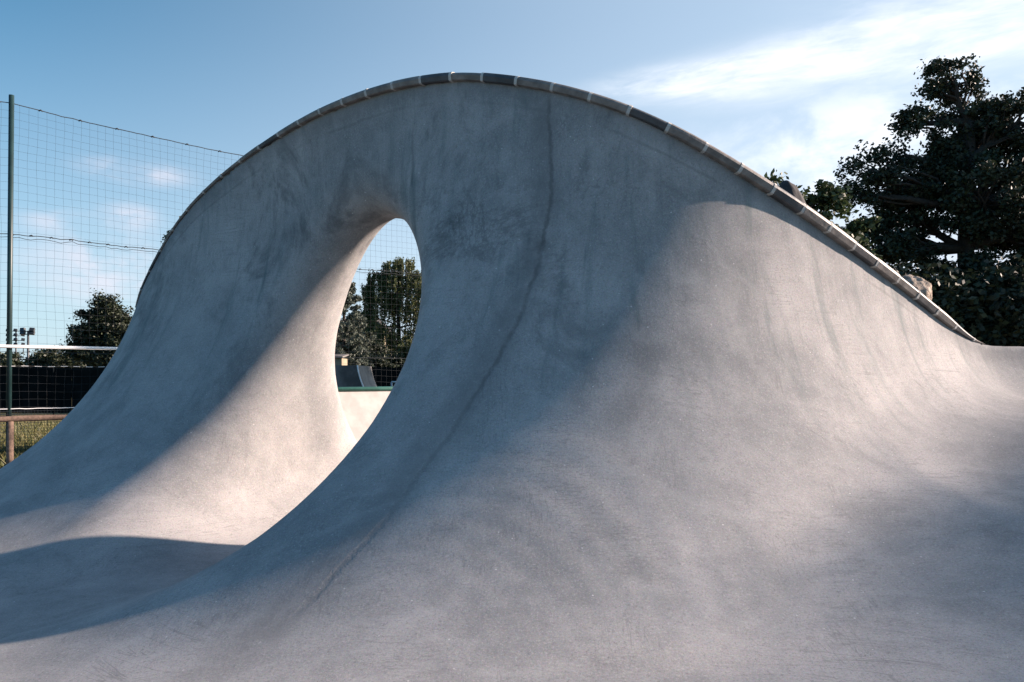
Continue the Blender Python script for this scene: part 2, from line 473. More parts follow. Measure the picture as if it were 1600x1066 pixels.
H = 0.05
X0, X1, Y0, Y1, Z0, Z1 = -9.0, 11.0, -1.0, 12.6, -0.15, 4.15
gx = np.arange(X0, X1 + 1e-6, H); gy = np.arange(Y0, Y1 + 1e-6, H); gz = np.arange(Z0, Z1 + 1e-6, H)


def plan_sd(x, y):
    """nearest crest position s, signed distance d (front positive) for plan points"""
    out_s = np.empty(x.size); out_d = np.empty(x.size)
    xf, yf = x.ravel(), y.ravel()
    ax, ay = CX[:-1], CY[:-1]; bx, by = np.diff(CX), np.diff(CY); L2 = bx * bx + by * by; Ls = np.sqrt(L2)
    for i in range(0, xf.size, 4000):
        px = xf[i:i + 4000, None]; py = yf[i:i + 4000, None]
        t = np.clip(((px - ax) * bx + (py - ay) * by) / L2, 0, 1)
        qx = px - ax - t * bx; qy = py - ay - t * by
        d2 = qx * qx + qy * qy
        j = d2.argmin(1); r = np.arange(len(j))
        sgn = np.sign(bx[j] * qy[r, j] - by[j] * qx[r, j])       # left of the direction of travel = behind
        out_d[i:i + 4000] = -sgn * np.sqrt(d2[r, j])
        out_s[i:i + 4000] = CS[j] + t[r, j] * Ls[j]
    return out_s.reshape(x.shape), out_d.reshape(x.shape)


GX, GY = np.meshgrid(gx, gy, indexing='ij')
GS, GD = plan_sd(GX, GY)


def Dprof(z, R):
    return R - np.sqrt(np.maximum(R * R - (R - z) ** 2, 0))


def smax(a, b, k):
    h = np.maximum(k - np.abs(a - b), 0) / k
    return np.maximum(a, b) + h * h * k * 0.25


def mound(x, y, d):
    """the floor swells up towards the right-hand deck"""
    k = np.clip((d + 0.6) / 0.6, 0, 1) * np.clip((x + 1.6) / 2.2, 0, 1)
    return 1.42 * np.exp(-(((x - 5.3) / 3.2) ** 2 + ((y - 6.1) / 2.9) ** 2)) * k


def phi(x, y, z, s, d):
    Hs = np.interp(s, CS, CH)
    RF = np.interp(s, RS_S, RS_R)
    dc = RF - Dprof(np.minimum(Hs, 2 * RF), RF)
    r = np.sqrt((d - dc) ** 2 + (z - RF) ** 2)
    pf = np.where(d < dc, RF - r, np.where(z < RF, z, RF - r))
    pf = np.where((d >= dc) & (z >= RF), z, pf)
    Rb = R_B
    Hb = np.minimum(Hs, Rb)
    dcb = -(T_TOP + Rb - Dprof(Hb, Rb))
    rb = np.sqrt((d - dcb) ** 2 + (z - Rb) ** 2)
    pb = np.where(d > dcb, Rb - rb, z)
    pb = np.where((z > Rb), np.maximum(pb, -T_TOP - d), pb)
    top = z - Hs
    p = np.maximum(np.maximum(pf, pb), top)
    # deck behind the right-hand end
    deck = np.maximum(np.maximum(pf, z - 1.783), 3.3 - x)
    p = np.minimum(p, np.where(d < 0.4, deck, p))
    # the opening: an egg-shaped tunnel square to the wall
    u = (x - HC[0]) * UX[0] + (y - HC[1]) * UX[1]
    a = (x - HC[0]) * AX[0] + (y - HC[1]) * AX[1]
    wz = z - HZ
    # narrower towards the top
    hw = HW * (1.0 - 0.12 * np.clip(wz, -1, 2))
    ex = 2.0 + 0.9 * np.clip(-wz, 0, 1)
    q = (np.abs(u / hw) ** ex + np.abs(wz / HH) ** ex) ** (1 / ex)
    g = np.sqrt((u / hw ** 2) ** 2 + (wz / HH ** 2) ** 2) + 1e-6
    pt = q * (q - 1) / g
    pt = np.where(q < 0.4, -0.6, pt)
    kk = np.clip(0.5 - 0.15 * np.maximum(np.abs(a) - 1.0, 0), 0.05, 0.5)
    p = smax(p, -pt, kk)
    mo = mound(x, y, d)
    kq = 0.02 + 0.7 * np.clip(mo * 1.5, 0, 1)
    p = np.where(mo > 0.004, -smax(-p, -(z - mo), kq), p)
    return np.minimum(p, z + 0.02)


def wave_mesh():
    nz = len(gz)
    S3 = GS[:, :, None]; D3 = GD[:, :, None]
    V = phi(GX[:, :, None], GY[:, :, None], gz[None, None, :], S3, D3)
    ins = V < 0
    nx, ny, nz = V.shape
    # active cells
    cnt = np.zeros((nx - 1, ny - 1, nz - 1), np.int8)
    for i in (0, 1):
        for j in (0, 1):
            for k in (0, 1):
                cnt += ins[i:nx - 1 + i, j:ny - 1 + j, k:nz - 1 + k]
    act = (cnt > 0) & (cnt < 8)
    ci, cj, ck = np.nonzero(act)
    idx = -np.ones(act.shape, np.int64); idx[ci, cj, ck] = np.arange(len(ci))
    acc = np.zeros((len(ci), 3)); wgt = np.zeros(len(ci))
    corners = [(i, j, k) for i in (0, 1) for j in (0, 1) for k in (0, 1)]
    for a in corners:
        for ax in range(3):
            if a[ax] == 0:
                b = list(a); b[ax] = 1
                va = V[ci + a[0], cj + a[1], ck + a[2]]; vb = V[ci + b[0], cj + b[1], ck + b[2]]
                m = (va < 0) != (vb < 0)
                t = np.where(m, va / np.where(m, va - vb, 1), 0)
                for c in range(3):
                    acc[:, c] += np.where(m, a[c] + (t if c == ax else 0), 0)
                wgt += m
    acc /= wgt[:, None]
    P3 = np.stack([gx[ci], gy[cj], gz[ck]], 1) + acc * H
    # faces
    F4 = []
    for ax in range(3):
        sl = [slice(None)] * 3; sh = [slice(None)] * 3
        sl[ax] = slice(0, -1); sh[ax] = slice(1, None)
        A = ins[tuple(sl)]; B = ins[tuple(sh)]
        o1, o2 = [k for k in range(3) if k != ax]
        e = np.argwhere(A != B)
        lim = [nx, ny, nz]
        ok = (e[:, o1] > 0) & (e[:, o1] < lim[o1] - 1) & (e[:, o2] > 0) & (e[:, o2] < lim[o2] - 1)
        e = e[ok]
        flip = B[tuple(e.T)]
        def cell(p, q):
            c = e.copy(); c[:, o1] -= p; c[:, o2] -= q
            return idx[c[:, 0], c[:, 1], c[:, 2]]
        quad = np.stack([cell(1, 1), cell(0, 1), cell(0, 0), cell(1, 0)], 1)
        if ax == 1: flip = ~flip
        quad[flip] = quad[flip][:, ::-1]
        F4.append(quad)
    F4 = np.concatenate(F4)

    # pull the vertices onto the true surface
    def sdat(p):
        fx = np.clip((p[:, 0] - X0) / H, 0, nx - 1.001); fy = np.clip((p[:, 1] - Y0) / H, 0, ny - 1.001)
        i = fx.astype(int); j = fy.astype(int); a = fx - i; b = fy - j
        def bl(G): return G[i, j] * (1 - a) * (1 - b) + G[i + 1, j] * a * (1 - b) + G[i, j + 1] * (1 - a) * b + G[i + 1, j + 1] * a * b
        return bl(GS), bl(GD)
    def ev(p):
        s, d = sdat(p)
        return phi(p[:, 0], p[:, 1], p[:, 2], s, d)
    for it in range(3):
        f0 = ev(P3); g = np.zeros_like(P3)
        for c in range(3):
            q = P3.copy(); q[:, c] += 0.01
            q2 = P3.copy(); q2[:, c] -= 0.01
            g[:, c] = (ev(q) - ev(q2)) / 0.02
        g2 = (g ** 2).sum(1)
        step = np.where(g2 > 0.3, f0 / np.maximum(g2, 0.3), 0)
        step = np.clip(step, -0.03, 0.03)
        P3 -= g * step[:, None]
    s, d = sdat(P3)
    below = np.interp(s, CS, CH) - P3[:, 2]
    # keep only what stands above the floor slab, plus one grid ring
    keepf = (P3[F4][:, :, 2] > 0.0015).any(1)
    # cut off the outer sides of the block
    F4 = F4[keepf]
    used = np.unique(F4); rem = -np.ones(len(P3), np.int64); rem[used] = np.arange(len(used))
    return P3[used], rem[F4], s[used], d[used], below[used]


wv, wf, ws, wd, wb = wave_mesh()
wave = mesh_obj('skate_wave', wv, wf, M_WAVE, None, True)
for nm, arr in (('along', ws), ('across', wd), ('below', wb)):
    at = wave.data.attributes.new(nm, 'FLOAT', 'POINT'); at.data.foreach_set('value', arr.astype(np.float32))
tag(wave, 'big grey concrete skate wave with an egg-shaped opening and coping blocks along its curved crest', 'skate ramp')

# coping blocks with pale mortar joints, one after another along the crest
dcx = np.gradient(CX, cs); dcy = np.gradient(CY, cs); dch = np.gradient(CH, cs)
arc3 = np.r_[0, np.cumsum(np.sqrt(np.diff(CX) ** 2 + np.diff(CY) ** 2 + np.diff(CH) ** 2))]
def at_arc(a):
    p = Vector((np.interp(a, arc3, CX), np.interp(a, arc3, CY), np.interp(a, arc3, CH)))
    e = 0.06
    q = Vector((np.interp(a + e, arc3, CX), np.interp(a + e, arc3, CY), np.interp(a + e, arc3, CH)))
    r = Vector((np.interp(a - e, arc3, CX), np.interp(a - e, arc3, CY), np.interp(a - e, arc3, CH)))
    T = (q - r).normalized()
    N = Vector((T.y, -T.x, 0)).normalized()          # towards the front
    B = N.cross(T).normalized()
    if B.z < 0: B = -B
    return p, T, N, B

a_joint = float(np.interp(P(1106, 222, 5.93).x, CX, arc3))
BL = 0.277; GAP = 0.0235
a_end = float(np.interp(P(1520, 541, 7.45).x, CX, arc3))
a_beg = float(arc3[np.argmin(np.abs(CY - 9.2) + (CX > -3) * 100)])
PROF = [(-0.30, -0.05), (-0.30, 0.026), (0.016, 0.026), (0.036, 0.020), (0.048, 0.008), (0.051, -0.004), (0.040, -0.036), (0.030, -0.041), (-0.05, -0.041)]
def sweep(a0, a1, grow, n=3):
    vs = []; fs = []; k = len(PROF)
    for i in range(n + 1):
        a = a0 + (a1 - a0) * i / n
        tp_ = float(np.interp(a, [a_joint - 5.2, a_joint - 3.0, a_joint - 0.5, a_joint + 0.8, a_end - 0.5, a_end + 0.12], [0.42, 1.0, 1.0, 1.32, 1.25, 0.08]))   # the blocks bed deeper towards both ends
        p, T, N, B = at_arc(a)
        for (d_, h_) in PROF:
            vs.append(p + N * ((d_ if d_ < 0 else d_ * tp_) + (grow if d_ > 0 else -grow)) + B * (h_ * tp_ + (grow if h_ > 0 else -grow)))
    for i in range(n):
        for j in range(k):
            fs.append((i * k + j, i * k + (j + 1) % k, (i + 1) * k + (j + 1) % k, (i + 1) * k + j))
    fs.append(tuple(range(k))[::-1]); fs.append(tuple(n * k + j for j in range(k)))
    return vs, fs

kmin = int(math.floor((a_beg - a_joint) / (BL + GAP))); kmax = int(math.ceil((a_end - a_joint) / (BL + GAP)))
for k in range(kmin, kmax):
    a0 = a_joint + k * (BL + GAP); a1 = a0 + BL
    a1 = min(a1, a_end + 0.10)
    jit = random.uniform(-0.002, 0.003)
    vs, fs = sweep(a0, a1, jit)
    mesh_obj('coping_block', vs, fs, random.choice([M_COPE, M_COPE, M_COPE2]), wave)
    if a1 < a_end:
        vs, fs = sweep(a1, a1 + GAP, 0.0015 + random.uniform(-.001, .003), 1)
        mesh_obj('mortar_joint', vs, fs, M_MORTAR, wave)

# ------------------------------------------------------------------ ground
def sheet(name, x0, x1, y0, y1, z, nx, ny, mat, amp=0.0):
    xs = np.linspace(x0, x1, nx); ys = np.linspace(y0, y1, ny)
    A, B = np.meshgrid(xs, ys, indexing='ij')
    Z = np.full_like(A, z)
    if amp:
        Z += amp * (np.sin(A * 0.35 + 1.3) * np.cos(B * 0.27) + 0.4 * np.sin(A * 0.9 + B * 0.7))
    v = np.stack([A, B, Z], -1).reshape(-1, 3)
    i = np.arange((nx - 1) * (ny - 1)); r = i // (ny - 1); c = i % (ny - 1)
    a = r * ny + c
    return mesh_obj(name, v, np.stack([a, a + ny, a + ny + 1, a + 1], 1), mat, None, True)


g = sheet('ground', -600, 600, -300, 900, -0.06, 3, 3, M_FIELD)
tag(g, kind='structure')
slab = MB(); slab.box(-9.0, 11.5, -6.0, 12.8, -0.3, -0.001)
sl = slab.build('pavement', M_SLAB); tag(sl, kind='structure')

# ------------------------------------------------------------------ far bank with green coping, seen through the opening
def quarter_pipe(name, x0, x1, y_top, z_top, R, depth, mat, parent=None, face=-1):
    """concave bank whose lip runs along X at y_top, facing the camera"""
    prof = []
    for i in range(17):
        z = z_top * (1 - i / 16.0)
        prof.append((y_top - (R - math.sqrt(max(R * R - (R - z) ** 2, 0))) + (R - math.sqrt(max(R * R - (R - z_top) ** 2, 0))), z))
    prof += [(y_top + depth, 0.0), (y_top + depth, z_top)]
    n = len(prof)
    vs = [(x, y, z) for x in (x0, x1) for (y, z) in prof]
    fs = [(j, (j + 1) % n, n + (j + 1) % n, n + j) for j in range(n)] + [tuple(range(n))[::-1], tuple(range(n, 2 * n))]
    return mesh_obj(name, vs, fs, mat, parent, False)


qp = empty('quarter_pipe', (-1.83, 11.5, 0), math.radians(42))
tag(qp, 'pale concrete quarter pipe with a green pipe lip, seen through the opening', 'quarter pipe')
r_ = quarter_pipe('ramp_face', -2.2, 3.0, 0.0, 1.325, 2.0, 1.0, M_PALE, qp)
cp = MB(); cp.tube([(-2.2, -0.01, 1.345), (3.0, -0.01, 1.345)], 0.030, 12); cp.build('coping_pipe', M_GREENPIPE, qp, True)

# small ramp beyond it, end-on, with a steel edge
rp = empty('mini_ramp', (P(526, 606, 15.5).x, 15.5, 0))
tag(rp, 'small dark plywood ramp with a pale curved edge, standing behind the green pipe lip', 'skate ramp')
m = MB(); pts = []
zt = P(0, 571, 15.5).z
for i in range(13):
    a = math.radians(90 * i / 12.0)
    pts.append((0.50 + 0.42 * (1 - math.sin(math.radians(90) - a * 0.62)) * 1.0, zt - (zt - 0.0) * (i / 12.0)))
# side panel (towards the camera) as a solid wedge
pp = [(0.38 + 0.26 * (i / 12.0) ** 1.8 + 0.05 * i / 12.0, zt - 0.75 * i / 12.0) for i in range(13)]
side = [(-1.6, zt), ] + pp + [(-1.6, zt - 0.75)]
n = len(side)
vs = [(x, y, z) for y in (0.0, 1.6) for (x, z) in side]
fs = [tuple(range(n))[::-1], tuple(range(n, 2 * n))] + [(j, (j + 1) % n, n + (j + 1) % n, n + j) for j in range(n)]
mesh_obj('side_panel', vs, fs, M_RAMP, rp)
m = MB(); m.box(-1.6, 0.66, 0.04, 1.56, 0.0, zt - 0.752); m.build('base_panel', M_RAMP, rp)
m = MB(); m.tube([(x + 0.012, -0.02, z) for x, z in pp], 0.014, 6); m.build('edge_trim', M_WHITE, rp, True)

# low handrail beyond, right of the ramp
hr = empty('grind_rail', (P(612, 606, 14.5).x, 14.5, 0))
tag(hr, 'low thin steel grind rail right of the small dark ramp', 'rail')
zr = P(0, 597, 14.5).z
m = MB(); m.tube([(0, 0, zr), (1.7, 0, zr)], 0.016, 8); m.build('rail_bar', M_STEEL, hr, True)
for x in (0.0, 1.7):
    m = MB(); m.tube([(x, 0, -0.05), (x, 0, zr)], 0.016, 8); m.build('post', M_STEEL, hr, True)

# ------------------------------------------------------------------ tall ball net
FD = Vector((0.772, 0.635, 0)).normalized()
FP = Vector((P(18, 0, 14.0).x, 14.0, 0))
bn = empty('ball_net', FP)
tag(bn, 'tall ball-stop net of fine dark cord hung on a green post behind the wave', 'net fence')
TOPZ = 6.12
def fence_pt(t, z):
    return FD * t + Vector((0, 0, z))
def strand(pts, r):
    pts = np.array(pts); n = len(pts)
    T = np.gradient(pts, axis=0); T /= np.linalg.norm(T, axis=1)[:, None] + 1e-9
    nrm = np.array([-FD.y, FD.x, 0.0])
    U = np.cross(T, nrm); U /= np.linalg.norm(U, axis=1)[:, None] + 1e-9
    vs = []
    for k in range(3):
        a = 2 * math.pi * k / 3
        vs.append(pts + (U * math.cos(a) + nrm * math.sin(a)) * r)
    V = np.stack(vs, 1).reshape(-1, 3)
    i = np.arange(n - 1)
    Fs = np.concatenate([np.stack([i * 3 + k, i * 3 + (k + 1) % 3, (i + 1) * 3 + (k + 1) % 3, (i + 1) * 3 + k], 1) for k in range(3)])
    return V, Fs
def merged(strands):
    vs = []; fs = []; b = 0
    for V, Fs in strands:
        vs.append(V); fs.append(Fs + b); b += len(V)
    return np.concatenate(vs), np.concatenate(fs)
def sag(t):
    # rope sags between the posts at t = -11, 0 and 11
    k = (t % 11.0) / 11.0
    return 4 * k * (1 - k)
def warp(t, z):
    q = Vector((t * 0.55, z * 0.6, 4.2)); dx = mnoise.noise(q) * 0.055; dz = mnoise.noise(q + Vector((9, 5, 1))) * 0.045
    q2 = Vector((t * 2.2, z * 2.2, 1.2)); dx += mnoise.noise(q2) * 0.014; dz += mnoise.noise(q2 + Vector((3, 1, 7))) * 0.014
    f = z / TOPZ
    return fence_pt(t + dx, z - 0.24 * sag(t) * f ** 3 + dz * (1 - f ** 8) + 0.0) + Vector((-FD.y, FD.x, 0)) * (mnoise.noise(q) * 0.10)
st = []
NG = 0.135
t = -3.4
while t < 11.0:
    st.append(strand([warp(t, z) for z in np.linspace(0.02, TOPZ, 60)], 0.0016)); t += NG
z = 0.05
while z < TOPZ:
    st.append(strand([warp(t, z) for t in np.arange(-3.4, 11.01, 0.16)], 0.0016)); z += NG
v_, f_ = merged(st); mesh_obj('netting', v_, f_, M_NET, bn)
# lower band of finer mesh at the foot of the net
st = []
t = -3.4
while t < 11.0:
    st.append(strand([fence_pt(t, z) + Vector((0, -0.02, 0)) for z in (0.0, 0.5, 0.95)], 0.003)); t += 0.05
for z in np.arange(0.03, 0.95, 0.05):
    st.append(strand([fence_pt(t, z) + Vector((0, -0.02, 0)) for t in (-3.4, 4, 11)], 0.003))
v_, f_ = merged(st); mesh_obj('lower_mesh', v_, f_, M_NET, bn)
def rope(name, z, r, mat, kn=0.0, amp=0.012, sg=0.0):
    m = MB(); pts = []
    ts = np.arange(-3.4, 11.01, 0.09)
    for i, t in enumerate(ts):
        p = warp(t, z) if sg else fence_pt(t, z)
        p = p + Vector((0, 0, amp * mnoise.noise(Vector((t * 6, z, 0)))))
        pts.append(p)
    m.tube(pts, r, 5)
    if kn:
        t = -3.3
        while t < 11:
            p = warp(t, z) if sg else fence_pt(t, z)
            m.tube([p + FD * -0.03 + Vector((0, 0, -r)), p + Vector((0, 0, r * 1.3)), p + FD * 0.03 + Vector((0, 0, -r))], r * 1.7, 5)
            t += kn
    return m.build(name, mat, bn, True)
rope('top_rope', TOPZ, 0.008, M_NET, 0.62, 0.012, 1)
rope('middle_rope', 3.92, 0.007, M_NET, 0.30, 0.025, 1)
rope('middle_rope', 3.865, 0.005, M_NET, 0.0, 0.05, 1)
m = MB(); m.tube([fence_pt(-3.4, 2.02) + Vector((0, -0.05, 0)), fence_pt(3.3, 2.02) + Vector((0, -0.05, 0))], 0.030, 10)
wbar = m.build('rail_bar', M_WHITE, bn, True)
t = -3.1
while t < 3.3:
    m = MB(); p = fence_pt(t, 1.99) + Vector((0, -0.05, 0)); m.tube([p, p + Vector((0, 0.0, -0.06))], 0.008, 5); t += 0.55
    m.build('net_hook', M_DARKSTEEL, wbar)
rope('thin_rope', 1.93, 0.005, M_NET)
m = MB(); m.tube([fence_pt(t, 1.69 + 0.004 * math.sin(t * 9)) for t in np.arange(-3.4, 3.4, 0.1)], 0.006, 5)
m.build('dashed_rope', M_DASH, bn, True)
rope('lower_rope', 0.97, 0.007, M_WHITE, 0.0, 0.01)
for t in (0.0, 11.0):
    m = MB(); p = fence_pt(t, 0)
    m.tube([p + Vector((-0.055, 0, -0.1)), p + Vector((0.0, 0, 6.25))], 0.042, 14)
    m.build('post', M_GREENPOST, bn, True)

# ------------------------------------------------------------------ log rail in front of the net
lr = empty('log_fence', P(12, 0, 12.6) * 1.0)
lr.location.z = 0
tag(lr, 'low weathered log rail on round posts at the left edge, before the dry grass', 'fence')
FD2 = Vector((0.80, 0.60, 0)).normalized()
m = MB(); zt_ = P(0, 655, 12.6).z
pts = []; rr = []
for i in range(24):
    t = -2.4 + i * 0.25
    pts.append(FD2 * t + Vector((0, 0, zt_ + 0.006 * math.sin(t * 2.2)))); rr.append(0.043 + 0.003 * math.sin(t * 5))
m.tube(pts, rr, 12); m.build('log_rail', M_LOG, lr, True)
for t in (-2.1, 0.03, 2.2):
    m = MB(); p = FD2 * t
    m.tube([p + Vector((0, 0, -0.1)), p + Vector((0.0, 0, 0.3)), p + Vector((0.005, 0, zt_ - 0.035))], [0.054, 0.050, 0.046], 12)
    m.build('post', M_LOG, lr, True)

# ------------------------------------------------------------------ grass: blades on the field
def grass_patch(n):
    ang = rng.uniform(0, 2 * math.pi, n); hgt = rng.uniform(0.08, 0.38, n)
    x = rng.uniform(-15, -5.0, n); y = rng.uniform(12.9, 24, n)
    ok = (x > -0.66 * y - 1.0) & (x < -0.30 * y)
    x, y, ang, hgt = x[ok], y[ok], ang[ok], hgt[ok]; n = len(x)
    lx = np.cos(ang); ly = np.sin(ang); wd_ = 0.008 + 0.006 * rng.random(n)
    z0 = np.full(n, -0.07); bend = rng.uniform(0.1, 0.6, n) * hgt
    b1 = np.stack([x - ly * wd_, y + lx * wd_, z0], 1); b2 = np.stack([x + ly * wd_, y - lx * wd_, z0], 1)
    m1 = np.stack([x + lx * bend * .35, y + ly * bend * .35, z0 + hgt * .6], 1)
    t_ = np.stack([x + lx * bend, y + ly * bend, z0 + hgt], 1)
    V = np.stack([b1, b2, m1 + (b2 - b1) * .35, t_, ], 1).reshape(-1, 3)
    i = np.arange(n) * 4
    return V, np.stack([i, i + 1, i + 2, i + 3], 1)
v_, f_ = grass_patch(90000)
gr = mesh_obj('grass', v_, f_, M_GRASS); tag(gr, 'dry yellow-green grass beyond the log rail', 'grass', kind='stuff')

# dark cloth windscreen across the far side of the field
ws_ = empty('windscreen_fence', (0, 34, 0))
tag(ws_, 'long dark windscreen fence across the far side of the grass', 'fence')
zt = P(0, 574, 34).z
m = MB()
for i in range(60):
    x = -30 + i
    m.box(x, x + 1.0 - 0.004, 0.02 * math.sin(i * 1.7), 0.02 * math.sin(i * 1.7) + 0.02, 0.05, zt + 0.02 * math.sin(i * .9))
m.build('cloth', M_SCREEN, ws_)
for i in range(13):
    m = MB(); m.tube([(-30 + i * 5 + 1.3, -0.08, -0.1), (-30 + i * 5 + 1.3, -0.08, zt + 0.05)], 0.03, 8); m.build('post', M_SCREEN, ws_, True)

# ------------------------------------------------------------------ trees
def leaf_quads(C, size, flat=0.0, droop=0.0, aspect=1.7):
    n = len(C)
    d = rng.normal(size=(n, 3)); d[:, 2] *= (1 - flat); d[:, 2] -= droop
    d /= np.linalg.norm(d, axis=1)[:, None]
    r = rng.normal(size=(n, 3)); u = np.cross(d, r); u /= np.linalg.norm(u, axis=1)[:, None] + 1e-9
    s = size * rng.uniform(0.6, 1.3, n)[:, None]
    L = d * s * aspect * 0.5; W = u * s * 0.5
    V = np.stack([C - L, C + W - L * 0.1, C + L, C - W - L * 0.1], 1).reshape(-1, 3)
    i = np.arange(n) * 4
    return V, np.stack([i, i + 1, i + 2, i + 3], 1)


def blob_points(c, r, n, shell=0.5):
    p = rng.normal(size=(n, 3)); p /= np.linalg.norm(p, axis=1)[:, None]
    q = rng.random(n) ** (1 / 3.0) * (1 - shell) + shell * (1 - 0.25 * rng.random(n))
    return np.array(c) + p * np.array(r) * q[:, None]


def limb(m, a, b, r0, r1, wob=0.12, n=6):
    a = Vector(a); b = Vector(b); L = (b - a).length
    pts = []
    ph = random.random() * 10
    for i in range(n + 1):
        k = i / n
        w_ = L * wob * math.sin(k * math.pi)
        pts.append(a.lerp(b, k) + Vector((math.sin(ph + k * 3), math.cos(ph * 2 + k * 4), 0.4 * math.sin(ph + 5 * k))) * w_)
    m.tube(pts, [r0 + (r1 - r0) * i / n for i in range(n + 1)], 7)
    return pts


def tree(name, label, cat, base, trunk_top, lobes, leafn, leaf, mat, group=None, trunk_r=0.2, sub=9, clump=0.42, bark=None, twigs=True, droop=0.0, sublo=0.55):
    """lobes: (centre xyz rel. to base, radii). Each lobe is filled with leaf clumps; limbs run from the trunk into them."""
    root = empty(name, base)
    tag(root, label, cat, group)
    m = MB()
    tp = limb(m, (0, 0, -0.1), trunk_top, trunk_r, trunk_r * 0.45, 0.03, 8)
    V = []; B = 0; Fc = []
    vol = [r[0] * r[1] * r[2] for c, r in lobes]; tot = sum(v ** 0.75 for v in vol)
    for (c, r), vo in zip(lobes, vol):
        anchor = min(tp, key=lambda p: (p - Vector((c[0] * .25, c[1] * .25, c[2] - 0.9 * r[2]))).length)
        lp = limb(m, anchor, c, trunk_r * 0.38, trunk_r * 0.12, 0.08, 6)
        k = max(3, int(sub * (vo ** 0.75) / tot * len(lobes)))
        cen = blob_points(c, r, k, sublo)
        nl = int(leafn * (vo ** 0.75) / tot)
        for q in cen:
            if twigs:
                src = lp[random.randint(2, len(lp) - 1)]
                limb(m, src, Vector(q), trunk_r * 0.13, trunk_r * 0.035, 0.10, 4)
            cr = clump * random.uniform(0.6, 1.35)
            kk_ = int(nl / k * random.uniform(0.5, 1.5))
            ax_ = rng.normal(size=3); ax_[2] *= 0.5; ax_ /= np.linalg.norm(ax_)
            pts = np.array(q) + np.clip(rng.normal(size=(kk_, 3)), -1.7, 1.7) * cr * np.array([0.42, 0.42, 0.32]) + ax_ * np.clip(rng.normal(size=(kk_, 1)), -1.6, 1.6) * cr * 0.75
            v_, f_ = leaf_quads(pts, leaf, 0.3, droop)
            V.append(v_); Fc.append(f_ + B); B += len(v_)
    m.build('trunk', bark or M_BARK, root, True)
    mesh_obj('crown', np.concatenate(V), np.concatenate(Fc), mat, root)
    return root


def rel(base, px, py, Y):
    p = P(px, py, Y); return (p.x - base[0], p.y - base[1], p.z - base[2])


# the big dark tree on the right
by = 18.0
b0 = P(1545, 0, by); b0 = (b0.x, by, 0.0)
u = by / 1300.0
def L(px, py, rx, rz, dy=0.0, ry=None):
    return (rel(b0, px, py, by + dy), (rx * u, (ry or rx * 0.9) * u, rz * u))
lobes = [L(1490, 125, 48, 42), L(1440, 195, 36, 30), L(1520, 200, 70, 60, .5), L(1590, 190, 50, 50, -.4), L(1660, 240, 80, 80),
         L(1360, 265, 42, 38, -.3), L(1340, 310, 20, 40, -.3), L(1440, 300, 75, 60, .4), L(1540, 310, 90, 70, -.5), L(1650, 340, 90, 90, .3), L(1390, 370, 55, 45, .2),
         L(1350, 395, 24, 22), L(1430, 385, 40, 26, -.5), L(1570, 372, 50, 26, .6), L(1640, 440, 80, 70), L(1450, 440, 42, 28, .5), L(1760, 330, 100, 120), L(1740, 480, 90, 80), L(1510, 470, 40, 26, 1.0),
         L(1412, 243, 20, 20), L(1480, 252, 50, 34, .3), L(1400, 330, 45, 36, .4), L(1500, 425, 60, 30, -.2), L(1590, 255, 60, 50, .2), L(1555, 440, 40, 26, -.8)]
tree('broadleaf_tree', 'tall dark broadleaf tree at the right edge, rising above the deck', 'tree', b0, rel(b0, 1515, 190, by), [(c_, tuple(0.93 * q_ for q_ in r_)) for c_, r_ in lobes], 122000, 0.055, M_LEAF_DARK, 'trees behind the deck', 0.26, sub=40, clump=0.235, sublo=0.35)

# bush left of it, lit on top
by = 15.0
b1 = P(1262, 0, by); b1 = (b1.x, by, 0.0); u = by / 1300.0
def L1(px, py, rx, rz, dy=0.0): return (rel(b1, px, py, by + dy), (rx * u, rx * u, rz * u))
tree('young_tree', 'lighter green young tree poking above the slope behind the dark standing stone', 'tree', b1, rel(b1, 1265, 330, by),
     [L1(1275, 305, 26, 26), L1(1240, 330, 36, 26), L1(1300, 340, 24, 40), L1(1206, 285, 9, 14), L1(1330, 390, 34, 50), L1(1260, 400, 60, 60)], 9000, 0.07, M_LEAF_MID, 'trees behind the deck', 0.09, sub=9, clump=0.20)

# thicket behind the deck
lab = ['dark rounded shrub under the left side of the tall tree', 'dark spreading shrub in the middle of the thicket behind the deck', 'dark tall shrub at the foot of the big trunk', 'dark shrub at the right edge behind the deck']
for i, (px, top, rx) in enumerate(((1400, 425, 60), (1475, 445, 60), (1540, 440, 70), (1630, 440, 80))):
    by = (20.5, 16.2, 16.6, 15.8)[i]
    b = P(px, 0, by); b = (b.x, by, 0.0); u = by / 1300.0
    lb = [(rel(b, px + dx, yy, by), (rr_ * u, rr_ * u, rr_ * 0.8 * u)) for dx, yy, rr_ in ((0, top + 25, 38), (-rx * .6, top + 50, 40), (rx * .6, top + 45, 42), (-rx * .4, top + 85, 45), (rx * .4, top + 90, 45), (0, top + 60, 50), (0, top + 110, 60))]
    tree('shrub', lab[i], 'shrub', b, (0, 0, 2.0), lb, 26000, 0.085, M_LEAF_DARK, 'shrubs in the thicket behind the deck', 0.08, sub=9, clump=0.5, twigs=False)

